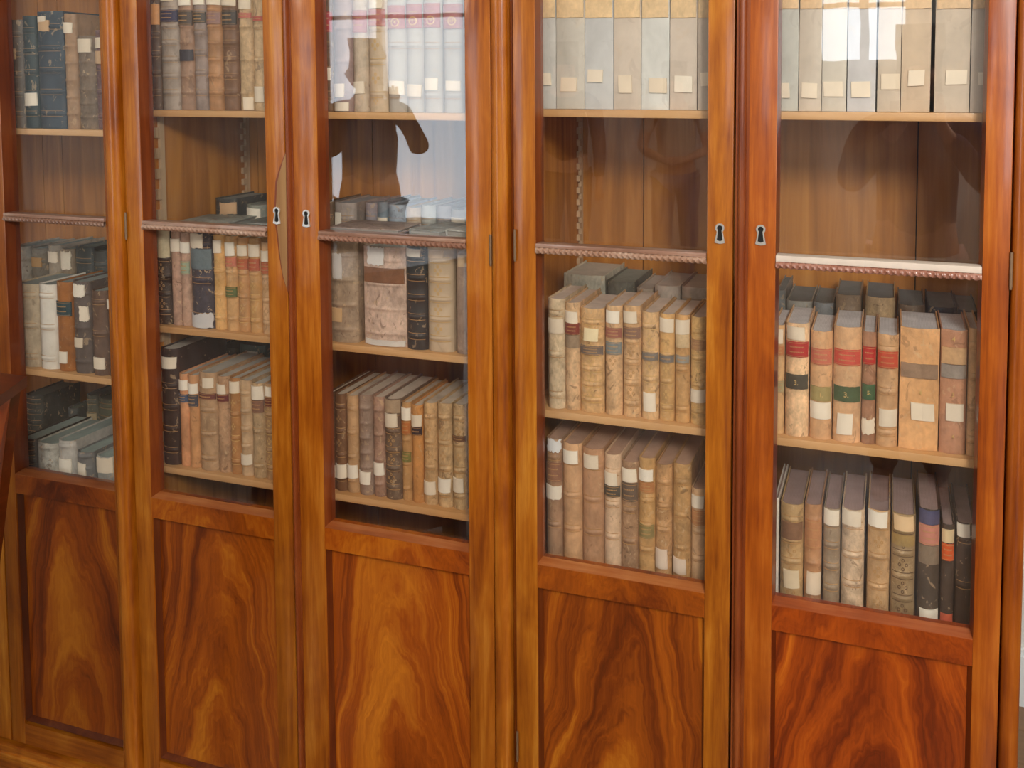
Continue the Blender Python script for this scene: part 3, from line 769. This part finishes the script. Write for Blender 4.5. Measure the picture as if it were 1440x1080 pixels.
row('2c',YS,'third door','bottom shelf',[
 (462,470.5,550,(96,68,48),'very narrow dark book',dict(ribs=3,deco=[('p',463,470,655,672)])),
 (471,486.5,552,(128,92,64),'brown book with gilt bands',dict(ribs=4,orn='d',deco=[('p',471,487,653,672)])),
 (487,503,554,(174,138,100),'light tan book',dict(ribs=4,deco=[('p',486,502,654,672)])),
 (504,523.5,553,(140,118,102),'grey-brown ribbed book',dict(ribs=6,deco=[('p',503,521,663,680)])),
 (524.5,540.5,556,(150,118,98),'brown book with worn base',dict(mat='mottled',ribs=4,deco=[('p',523,539,651,668)])),
 (541,564,558,(118,98,80),'dark mottled book',dict(mat='mottled',ribs=5,orn='d',deco=[('p',541,559,581,600),('t',562,580,(170,146,118),'spine_patch')])),
 (564.5,577.5,564,(170,130,84),'slim book with orange stripes and green title',dict(ribs=4,deco=[('p',562,576,574,591),('t',593,611,(178,108,60)),('t',636,650,(126,124,70))])),
 (578.5,593.5,568,(182,128,74),'slim orange-brown book with black title',dict(ribs=0,deco=[('p',577,592,584,600),('t',601,612,(54,50,56))])),
 (595,613.5,564,(180,146,104),'tan tooled book with low label',dict(ribs=4,mat='mottled',orn='d',deco=[('p',595,612,677,695)])),
 (615,634.5,565,(182,152,112),'pale tan tooled book',dict(ribs=4,mat='mottled',orn='d',deco=[('p',615,633,673,692)])),
 (636,655.5,566,(178,148,108),'tan tooled book with brown title',dict(ribs=4,mat='mottled',orn='d',deco=[('t',613,621,(116,84,64)),('p',635,652,672,692)])),
 (657,668,570,(170,140,104),'sliver of tan book at the stile',dict(ribs=3)),
],630,depth=.15,pages=(160,148,132))
# ---- fourth door
vl=[(196,194,188),(198,192,180),(194,194,192),(204,190,174),(212,212,206),(206,192,176),(202,188,172)]
row('3a',YS,'fourth door','top shelf',[
 (a,b_,-70,vl[i],desc,dict(mat='vellum',ribs=0,bulge=.0022,deco=[('t',-30,25,(222,190,144),'tooled_cap'),('p',)+lb]))
 for i,(a,b_,desc,lb) in enumerate(((757,780.6,'grey vellum volume by the stile',(757,774,103,120)),(781.4,821,'grey-cream vellum volume with low label',(788,810,109,129)),(821.8,861.5,'grey vellum volume with high label',(825.5,847,98,116)),
  (862.5,900.5,'pinkish vellum volume with upright label',(869,888,106,131)),(901.5,940.5,'whitest vellum volume',(912,937,110,131)),(941.5,979.5,'beige vellum volume',(948,973,107,130)),(981,1004,'beige vellum volume at right stile',(985,1000,102,121))))
],80,depth=.22)
row('3b',YS,'fourth door','middle shelf',[
 (770,794,418,(188,168,138),'tan ribbed book with cream label',dict(ribs=3,mat='mottled',deco=[('p',771,792,448,468)])),
 (794.5,815,424,(194,160,122),'tan book with dark red title',dict(mat='mottled',ribs=0,deco=[('p',793,812,438,454),('t',454,470,(130,60,52)),('t',471,489,(150,128,104),'spine_patch')])),
 (815.5,849,431,(192,154,108),'thick ornate ribbed book with grey title',dict(ribs=6,orn='g',mat='mottled',deco=[('p',822,842,461,479,0,(240,222,180)),('t',486,498,(118,104,96))])),
 (851,874.5,428,(192,156,116),'tan book with red and blue-grey titles',dict(ribs=0,orn='d',mat='mottled',deco=[('p',852,871,437,454),('t',461,475,(156,96,80)),('t',481,498,(130,136,134))])),
 (876,901,428,(190,152,110),'tan ribbed book with brown title',dict(ribs=5,orn='d',mat='mottled',deco=[('p',876,896,438,454),('t',460,476,(140,108,92))])),
 (902,926,437,(194,158,114),'tan gilt book with low upright label',dict(ribs=4,orn='g',mat='mottled',deco=[('t',495,507,(124,116,108)),('p',905,922,552,578)])),
 (927,948,440,(190,150,98),'golden-tan book with grey title',dict(ribs=4,orn='g',deco=[('p',927,947,448,467),('t',499,510,(120,114,108))])),
 (949,969.5,441,(186,144,94),'golden-tan book with plain ivory title',dict(ribs=3,orn='d',deco=[('p',949,969,450,470),('t',470,489,(212,184,142),'spine_patch'),('t',500,511,(150,146,136))])),
 (971,994,444,(188,150,96),'golden hatched book with pale low label',dict(ribs=4,orn='g',mat='mottled',deco=[('t',478,492,(166,124,86)),('p',971,993,548,566)])),
],520,depth=.125,pages=(172,158,146))
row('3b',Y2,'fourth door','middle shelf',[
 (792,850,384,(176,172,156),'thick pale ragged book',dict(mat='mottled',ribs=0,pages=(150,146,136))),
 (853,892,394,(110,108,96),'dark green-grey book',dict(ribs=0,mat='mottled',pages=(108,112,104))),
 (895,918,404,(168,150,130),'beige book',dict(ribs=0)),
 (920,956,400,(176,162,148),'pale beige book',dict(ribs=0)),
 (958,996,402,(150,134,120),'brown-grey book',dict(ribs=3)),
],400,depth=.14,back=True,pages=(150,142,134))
row('3c',YS,'fourth door','bottom shelf',[
 (768,790.5,614,(150,118,92),'brown book with white torn head',dict(ribs=4,deco=[('p',770,788,614,634,.003,(222,224,224)),('t',650,676,(146,104,82)),('p',767,789,683,701,.001)])),
 (791,818,620,(186,146,108),'smooth tan ribbed book',dict(ribs=4,deco=[('p',792,813,633,651)])),
 (819,848.5,627,(168,128,96),'brown ribbed book with square label',dict(ribs=4,deco=[('p',821,842,639,658)])),
 (849.5,872.5,636,(198,168,138),'pale pinkish book with black title',dict(ribs=4,deco=[('p',850,868,664,682),('t',683,698,(90,84,76))])),
 (873.5,897,646,(150,118,90),'brown book with dark smudged title',dict(ribs=4,mat='mottled',deco=[('p',875,895,659,677),('t',679,704,(108,92,80))])),
 (898,920.5,641,(182,142,92),'tan gilt book with olive title',dict(ribs=5,orn='d',deco=[('p',898,918,660,676),('t',678,692,(186,128,82)),('t',737,756,(144,128,84))])),
 (921.5,944.5,650,(172,132,90),'brown book with low pink label',dict(ribs=5,mat='mottled',deco=[('p',921,939,772,799,0,(222,200,178))])),
 (946,971,649,(170,132,86),'hatched golden-brown book',dict(ribs=4,mat='mottled',deco=[('p',946,965,785,806,0,(222,200,178))])),
 (972,994,684,(186,150,112),'short tan book with orange title',dict(ribs=4,deco=[('p',971,990,697,714),('t',718,738,(182,126,80))])),
],720,depth=.20,pages=(150,122,104))
# ---- rightmost door
lb=[(1094,1110,117,138),(1127,1149,117,138),(1158,1185,115,136),(1197,1224,115,137),(1239,1265,104,126),(1277,1300,99,121),(1330,1360,99,119),(1376,1387,102,120)]
ed=[(1092,1122.5),(1123.6,1155.5),(1156.4,1190.5),(1192,1232),(1234.5,1267),(1268,1309),(1315,1364.5),(1366,1387)]
ds=['grey vellum volume by the stile','beige vellum volume','beige vellum volume with low wide label','grey-white vellum volume','beige vellum volume with tilted label','pinkish vellum volume with high label','wide beige vellum volume after the gap','sliver of beige vellum volume']
cs=[(192,192,184),(204,192,176),(202,194,180),(198,196,196),(202,186,166),(206,184,158),(202,186,166),(200,188,174)]
row('3a',YS,'rightmost door','top shelf',[(a,b_,-70,cs[i],ds[i],dict(mat='vellum',ribs=0,bulge=.002,deco=[('t',-40,12,(218,184,142),'tooled_cap'),('p',)+lb[i]])) for i,(a,b_) in enumerate(ed)],80,depth=.22)
row('3b',YS,'rightmost door','middle shelf',[
 (1086,1102.5,456,(198,158,112),'slim tan book',dict(ribs=0,deco=[('p',1086,1101,463,483),('t',486,500,(186,120,76)),('t',536,552,(170,156,118))])),
 (1104,1137,452,(214,178,138),'creamy tan book with red title and black 3',dict(ribs=0,mat='mottled',deco=[('p',1107,1132,459,477),('t',480,501,(176,52,50)),('t',526,546,(76,72,62),'number_label','x'),('n',1120,537,.011,'3.','gilt')])),
 (1139,1170,463,(196,152,110),'tan book with pink title and olive 1',dict(ribs=0,deco=[('t',490,512,(196,108,84)),('t',543,563,(162,144,92),'number_label','x'),('n',1155,554,.010,'1.','gilt'),('p',1139,1168,565,588)])),
 (1171.5,1211,457,(194,152,112),'wide tan book with red title and green 3',dict(ribs=0,deco=[('t',491,513,(194,78,64)),('t',543,564,(68,86,56),'number_label','x'),('n',1190,554,.012,'3.','gilt'),('p',1177,1199,581,610)])),
 (1212,1231.5,465,(150,110,84),'narrow brown book with red title and green band',dict(ribs=0,deco=[('t',488,512,(178,50,46)),('t',541,562,(70,96,66),'number_label','x'),('n',1222,552,.009,'5.','gilt'),('p',1212,1230,589,611,.0025)])),
 (1232.5,1263,468,(188,148,108),'tan book with red title and no number',dict(ribs=3,deco=[('t',494,517,(196,84,62)),('p',1236,1261,575,599)])),
 (1265,1320.5,459,(198,150,102),'very wide golden-tan book with dark smear',dict(ribs=0,orn=None,bulge=.006,deco=[('t',512,532,(150,122,98),'dark_smear'),('n',1294,552,.011,'4','gilt'),('p',1281,1314,567,591)])),
 (1322,1359.5,462,(172,124,94),'brown book with three gilt numbers',dict(ribs=0,bulge=.006,deco=[('t',489,512,(198,158,114),'leather_label'),('t',513,532,(150,138,126),'dark_smear'),('n',1341,477,.011,'4','gilt'),('n',1340,555,.010,'3','gilt'),('n',1340,614,.010,'4','gilt'),('p',1330,1355,568,592)])),
 (1361,1376,461,(186,142,98),'slim tan book at the right stile',dict(ribs=4)),
],540,depth=.125,pages=(166,164,166))
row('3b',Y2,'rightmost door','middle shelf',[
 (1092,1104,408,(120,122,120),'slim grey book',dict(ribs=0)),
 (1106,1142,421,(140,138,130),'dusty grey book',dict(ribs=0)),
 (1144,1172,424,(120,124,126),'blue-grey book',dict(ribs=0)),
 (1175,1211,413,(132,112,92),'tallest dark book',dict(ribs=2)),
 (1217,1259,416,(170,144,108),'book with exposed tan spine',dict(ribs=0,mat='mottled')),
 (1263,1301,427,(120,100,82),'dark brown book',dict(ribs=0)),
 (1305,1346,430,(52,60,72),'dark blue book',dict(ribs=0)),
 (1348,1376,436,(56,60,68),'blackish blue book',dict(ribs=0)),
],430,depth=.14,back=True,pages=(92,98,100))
row('3c',YS,'rightmost door','bottom shelf',[
 (1088,1094.5,700,(206,198,186),'white sliver of a book',dict(ribs=0,mat='vellum')),
 (1097,1129,704,(178,146,102),'tan book with stamped medallions',dict(ribs=5,orn='d',deco=[('t',733,757,(140,104,78),'leather_label'),('p',1102,1124,800,825,0,(226,206,172))])),
 (1130.5,1155,706,(172,126,88),'brown book with orange title',dict(ribs=5,deco=[('t',730,771,(188,132,90)),('p',1134,1154,804,835,0,(230,208,180))])),
 (1157.5,1181,712,(142,122,98),'grey-brown book with cream top label',dict(ribs=5,deco=[('p',1157,1180,714,738)])),
 (1183,1215,712,(190,164,134),'pale beige book with torn wide label',dict(ribs=4,mat='mottled',deco=[('p',1183,1211,712,738,.0008)])),
 (1219.5,1251,713,(184,148,106),'tan book with gilt rosettes',dict(ribs=4,orn='d',deco=[('p',1219,1248,716,740,.0008)])),
 (1253,1287,718,(140,116,82),'olive-brown book with dark tooling',dict(ribs=5,orn='k',deco=[('p',1257,1285,724,745,0,(226,192,148)),('t',751,766,(168,138,84),'leather_label')])),
 (1291,1321,712,(76,64,52),'dark book with blue top and pink title',dict(ribs=0,deco=[('t',715,736,(84,82,110),'cloth_patch'),('t',737,765,(196,130,112)),('t',766,792,(134,116,96),'spine_patch'),('p',1293,1319,856,874)])),
 (1323.5,1342,735,(70,56,46),'narrow dark book with orange-red title',dict(ribs=0,deco=[('p',1324,1342,745,763,0,(222,196,152)),('t',765,788,(208,88,36)),('t',864,877,(196,92,64),'red_disc')])),
 (1344.5,1370,732,(74,56,44),'dark ribbed book with cream label',dict(ribs=3,deco=[('p',1346,1364,735,755)])),
],780,depth=.15,pages=(128,108,104))

# ---- books lying flat on top of the front rows
def flat_book(px0,px1,py,ys,zbase,w,h,depth,color,label,rot=0,pages=(170,166,158)):
    x0,_=U(px0,py,ys); x1,_=U(px1,py,ys); W=x1-x0
    root=empty('book',((x0+x1)/2,ys,zbase),label,'book','books lying flat on the standing rows'); root.rotation_euler=(0,0,R(rot))
    c=MB(); c.box(-W/2,W/2,0,depth,0,.0022,.0006); c.box(-W/2,W/2,0,depth,h-.0022,h,.0006); c.box(-W/2,-W/2+.0022,0,depth,.0022,h-.0022)
    c.build('cover',M['mottled'],root,(0,0,0),lin(color))
    p=MB(); p.box(-W/2+.0024,W/2-.004,.003,depth-.003,.0024,h-.0024); p.build('page_block',M['pages'],root,(0,0,0),lin(pages))
    return root
def topz(shelf,px,py): return max(U(px,py,YS)[1],SH[shelf])
zA=max(U(230,322,YS)[1],0)+.003
zt2=U(300,325,YS)[1]+.005
flat_book(252,318,320,.082,zt2,0,.010,.11,(150,156,150),'grey pamphlet lying flat above the second door row',6)
flat_book(322,370,322,.080,zt2-.002,0,.012,.11,(112,122,118),'dark grey-green book lying flat above the second door row',-4)
zt3=U(560,336,YS)[1]+.006
flat_book(463,560,332,.082,zt3,0,.008,.10,(176,156,146),'thin pinkish pamphlet lying flat behind third door bar',3)
flat_book(572,622,330,.080,zt3,0,.012,.11,(168,172,170),'grey paper-bound book lying flat, left of two near third door stile',-12)
flat_book(625,658,332,.080,zt3+.001,0,.014,.10,(206,206,200),'white paper-bound book lying flat, right of two near third door stile',-10)

# ------------------------------------------------------------------ stand at the left edge, nearer the camera
YF=-.34
cx,cz=U(38,529,YF)
def Uz(px,py,z):
    d=FW*F+RT*(px-CX)-UP*(py-CY); t=(z-CAM.z)/d.z
    return CAM.x+d.x*t, CAM.y+d.y*t
p1=Uz(0,556,cz); dv=Vector((p1[0]-cx,p1[1]-YF)).normalized(); nv=Vector((-dv.y,dv.x))
if nv.x>0: nv=-nv
C0=Vector((cx,YF)); Lf=.62
st=empty('wooden_stand',(cx-.2,YF,0),'reddish wooden stand with splayed leg at the lower left edge','stand')
OFF=(-(cx-.2),-YF,0)
def slab(a,b,c,d,z0,z1,name,mat,bot=None):
    mb=MB(); top=[a,b,c,d]; bt=bot or top
    v=[(p.x,p.y,z1) for p in top]+[(p.x,p.y,z0) for p in bt]
    mb.add(v,[(0,1,2,3),(4,5,6,7)]+[(i,(i+1)%4,4+(i+1)%4,4+i) for i in range(4)])
    return mb.build(name,mat,st,OFF)
bk=Vector((-1,.0))
slab(C0,C0+dv*Lf,C0+dv*Lf+bk*.3,C0+bk*.55,cz-.018,cz,'top_board',M['stand_dark'])
# the front board under the top, leaning leg at its right end
q0=C0+bk*.012+dv*.004; dn=dv.copy()
xl,zl=U(-4,900,YF); shift=Vector((xl-cx,0))
t_=cz-.018
k_=1.0/(t_-zl)*t_
slab(q0,q0+dn*.03+bk*.006,q0+dn*.03+bk*.03,q0+bk*.024,0,t_,'leg',M['stand_dark'],
     [p+shift*k_ for p in (q0,q0+dn*.03+bk*.006,q0+dn*.03+bk*.03,q0+bk*.024)])
a=q0+dn*.0305+bk*.004
zb_=.30; kk=(t_-zb_)/(t_-zl)
slab(a,a+dn*.45,a+dn*.45+bk*.016,a+bk*.016,zb_,t_-.0005,'front_board',M['stand'],
     [a+shift*kk,a+dn*.45,a+dn*.45+bk*.016,a+bk*.016+shift*kk])
q2=C0+dn*.5+bk*.02
slab(q2,q2+dn*.04,q2+dn*.04+bk*.04,q2+bk*.04,0,t_-.0005,'leg',M['stand_dark'])

# ------------------------------------------------------------------ people in the room, seen mirrored in the glass
def skin_mesh(chain, name, mat, parent, color, sub=2, loc=(0,0,0)):
    """chain: dict name -> (pos, radius, parent name)"""
    me=bpy.data.meshes.new(name); names=list(chain)
    me.from_pydata([chain[k][0] for k in names],[(names.index(k),names.index(chain[k][2])) for k in names if chain[k][2]],[])
    o=bpy.data.objects.new(name,me); COL.objects.link(o)
    m=o.modifiers.new('s','SKIN'); m.use_smooth_shade=True
    for i,k in enumerate(names):
        r_=chain[k][1]; sv=me.skin_vertices[0].data[i]; sv.radius=(r_ if isinstance(r_,tuple) else (r_,r_)); sv.use_root=(chain[k][2] is None)
    o.modifiers.new('b','SUBSURF').levels=sub
    bpy.context.view_layer.update()
    nm=bpy.data.meshes.new_from_object(o.evaluated_get(bpy.context.evaluated_depsgraph_get()))
    bpy.data.objects.remove(o); bpy.data.meshes.remove(me); nm.name=name
    nm.materials.clear(); nm.materials.append(mat)
    for p in nm.polygons: p.use_smooth=True
    r=bpy.data.objects.new(name,nm); COL.objects.link(r); r.parent=parent; r.color=color; r.location=loc
    return r
def person(x,y,H,rz,label,top,bottom,sleeve=True,arms='down',hair=(46,30,20),skirt=False):
    root=empty('person',(x,y,0),label,'person'); root.rotation_euler=(0,0,rz)   # faces local +y
    k=H/1.70
    B={}
    B['pelvis']=((0,0,.95*k),(.15*k,.11*k),None)
    B['belly']=((0,.01,1.10*k),(.135*k,.10*k),'pelvis'); B['chest']=((0,.01,1.28*k),(.155*k,.11*k),'belly')
    B['collar']=((0,0,1.42*k),(.10*k,.07*k),'chest'); B['neck']=((0,0,1.49*k),.052*k,'collar')
    B['jaw']=((0,.02*k,1.55*k),.070*k,'neck'); B['head']=((0,.01*k,1.62*k),(.080*k,.092*k),'jaw'); B['crown']=((0,0,1.68*k),.055*k,'head')
    B['nose']=((0,.115*k,1.585*k),.010*k,'jaw')
    for s_,n in ((-1,'l'),(1,'r')):
        B['hip'+n]=((s_*.09*k,0,.88*k),.098*k,'pelvis'); B['knee'+n]=((s_*.10*k,.02,.50*k),.062*k,'hip'+n)
        B['ankle'+n]=((s_*.10*k,-.02,.09*k),.040*k,'knee'+n); B['toe'+n]=((s_*.11*k,.13,.035*k),.032*k,'ankle'+n)
        B['sh'+n]=((s_*.185*k,0,1.39*k),.056*k,'collar')
        if arms=='camera':
            el=(s_*.24*k,.16*k,1.20*k); wr=(s_*.075*k,.30*k,1.42*k); hd=(s_*.055*k,.33*k,1.47*k); fd=(-s_*.25,.2,1.0)
        elif arms=='fold':
            el=(s_*.25*k,.02*k,1.12*k); wr=(s_*.08*k,.20*k,1.06*k); hd=(s_*.03*k,.22*k,1.05*k); fd=(-s_*1,.1,-.1)
        else:
            el=(s_*.23*k,-.02,1.10*k); wr=(s_*.24*k,.05*k,.86*k); hd=(s_*.24*k,.07*k,.81*k); fd=(0,.15,-1)
        B['el'+n]=(el,.042*k,'sh'+n); B['wr'+n]=(wr,.028*k,'el'+n); B['hd'+n]=(hd,(.036*k,.018*k),'wr'+n)
        d=Vector(fd).normalized(); side=d.cross(Vector((0,1,0)));
        if side.length<.1: side=Vector((1,0,0))
        side.normalize()
        for q in range(4):
            o_=Vector(hd)+side*(.0165*(q-1.5)); L=(.062,.072,.068,.052)[q]*k
            B['fa%d'%q+n]=(tuple(o_+d*L*.55),.0085,'hd'+n); B['fb%d'%q+n]=(tuple(o_+d*L+Vector((0,.012,0))),.0075,'fa%d'%q+n)
        B['th'+n]=(tuple(Vector(hd)-side*.035+d*.018),.0095,'hd'+n)
    skin_mesh(B,'body',M['skin'],root,lin((206,154,128)))
    T={q:B[q] for q in ('pelvis','belly','chest','collar')}
    T={q:(v[0],tuple(a*1.10 for a in v[1]) ,v[2]) for q,v in T.items()}
    for n in 'lr':
        T['sh'+n]=(B['sh'+n][0],.068*k,'collar'); e=Vector(B['el'+n][0]); s0=Vector(B['sh'+n][0])
        T['el'+n]=(tuple(e if sleeve else s0.lerp(e,.6)),.054*k,'sh'+n)
        if sleeve: T['wr'+n]=(tuple(e.lerp(Vector(B['wr'+n][0]),.9)),.042*k,'el'+n)
    skin_mesh(T,'shirt',M['cloth'],root,lin(top))
    if skirt:
        mb=MB(); rows=[[(math.cos(a)*r_*k*(1+.05*math.sin(7*a)),math.sin(a)*r_*.8*k*(1+.05*math.sin(7*a)),z*k) for a in [i*math.pi/14 for i in range(28)]] for z,r_ in ((1.08,.155),(.9,.20),(.7,.235),(.5,.27))]
        mb.grid(rows,closed=True); mb.build('skirt',M['cloth'],root,color=lin(bottom))
    else:
        Tr={'pelvis':((0,0,.97*k),(.155*k,.118*k),None)}
        for n in 'lr':
            Tr['hip'+n]=(B['hip'+n][0],.108*k,'pelvis'); Tr['knee'+n]=(B['knee'+n][0],.076*k,'hip'+n); Tr['ankle'+n]=(B['ankle'+n][0],.060*k,'knee'+n)
        skin_mesh(Tr,'trousers',M['cloth'],root,lin(bottom))
    Hh={'a':((0,-.015*k,1.66*k),(.090*k,.098*k),None),'b':((0,-.035*k,1.60*k),(.088*k,.078*k),'a'),'c':((0,-.06*k,1.50*k),(.070*k,.045*k),'b'),'d':((0,.01*k,1.70*k),(.07*k,.075*k),'a')}
    skin_mesh(Hh,'hair',M['hair'],root,lin(hair))
    mb=MB()
    for s_ in (-1,1):
        bm=bmesh.new(); bmesh.ops.create_uvsphere(bm,u_segments=10,v_segments=8,radius=.011*k,matrix=Matrix.Translation((s_*.030*k,.088*k,1.615*k))); mb.frombm(bm,True)
    mb.build('eyes',M['black'],root)
    return root
person(.10,-2.02,1.72,0,'person in dark navy shirt taking the photograph, mirrored in the rightmost door',(26,32,60),(190,160,150),arms='camera')
s=MB(); s.box(-.005,.15,-1.655,-1.645,1.45,1.53,.003); tag(s.build('phone',M['phone']),'black phone held up in front of the photographer','phone')
person(-1.52,-5.0,1.66,R(-8),'person in pale floral blouse and blue jeans, mirrored in fourth door',(196,186,170),(86,104,140),arms='fold',sleeve=False)
person(-2.15,-4.3,1.78,R(-20),'person in navy shirt beside the person in floral blouse',(24,30,58),(40,40,52),arms='down')
person(-2.72,-2.75,1.74,R(-45),'person in dark brown coat mirrored in the third door',(40,34,26),(30,28,26),arms='camera')

# ------------------------------------------------------------------ output look
SC.view_settings.view_transform='Standard'; SC.view_settings.look='None'; SC.view_settings.exposure=0.6; SC.view_settings.gamma=1.0
SC.view_settings.use_curve_mapping=False
SC.cycles.use_denoising=True; SC.cycles.max_bounces=8; SC.cycles.transparent_max_bounces=12; SC.cycles.caustics_reflective=False; SC.cycles.caustics_refractive=False
SC.cycles.sample_clamp_indirect=6
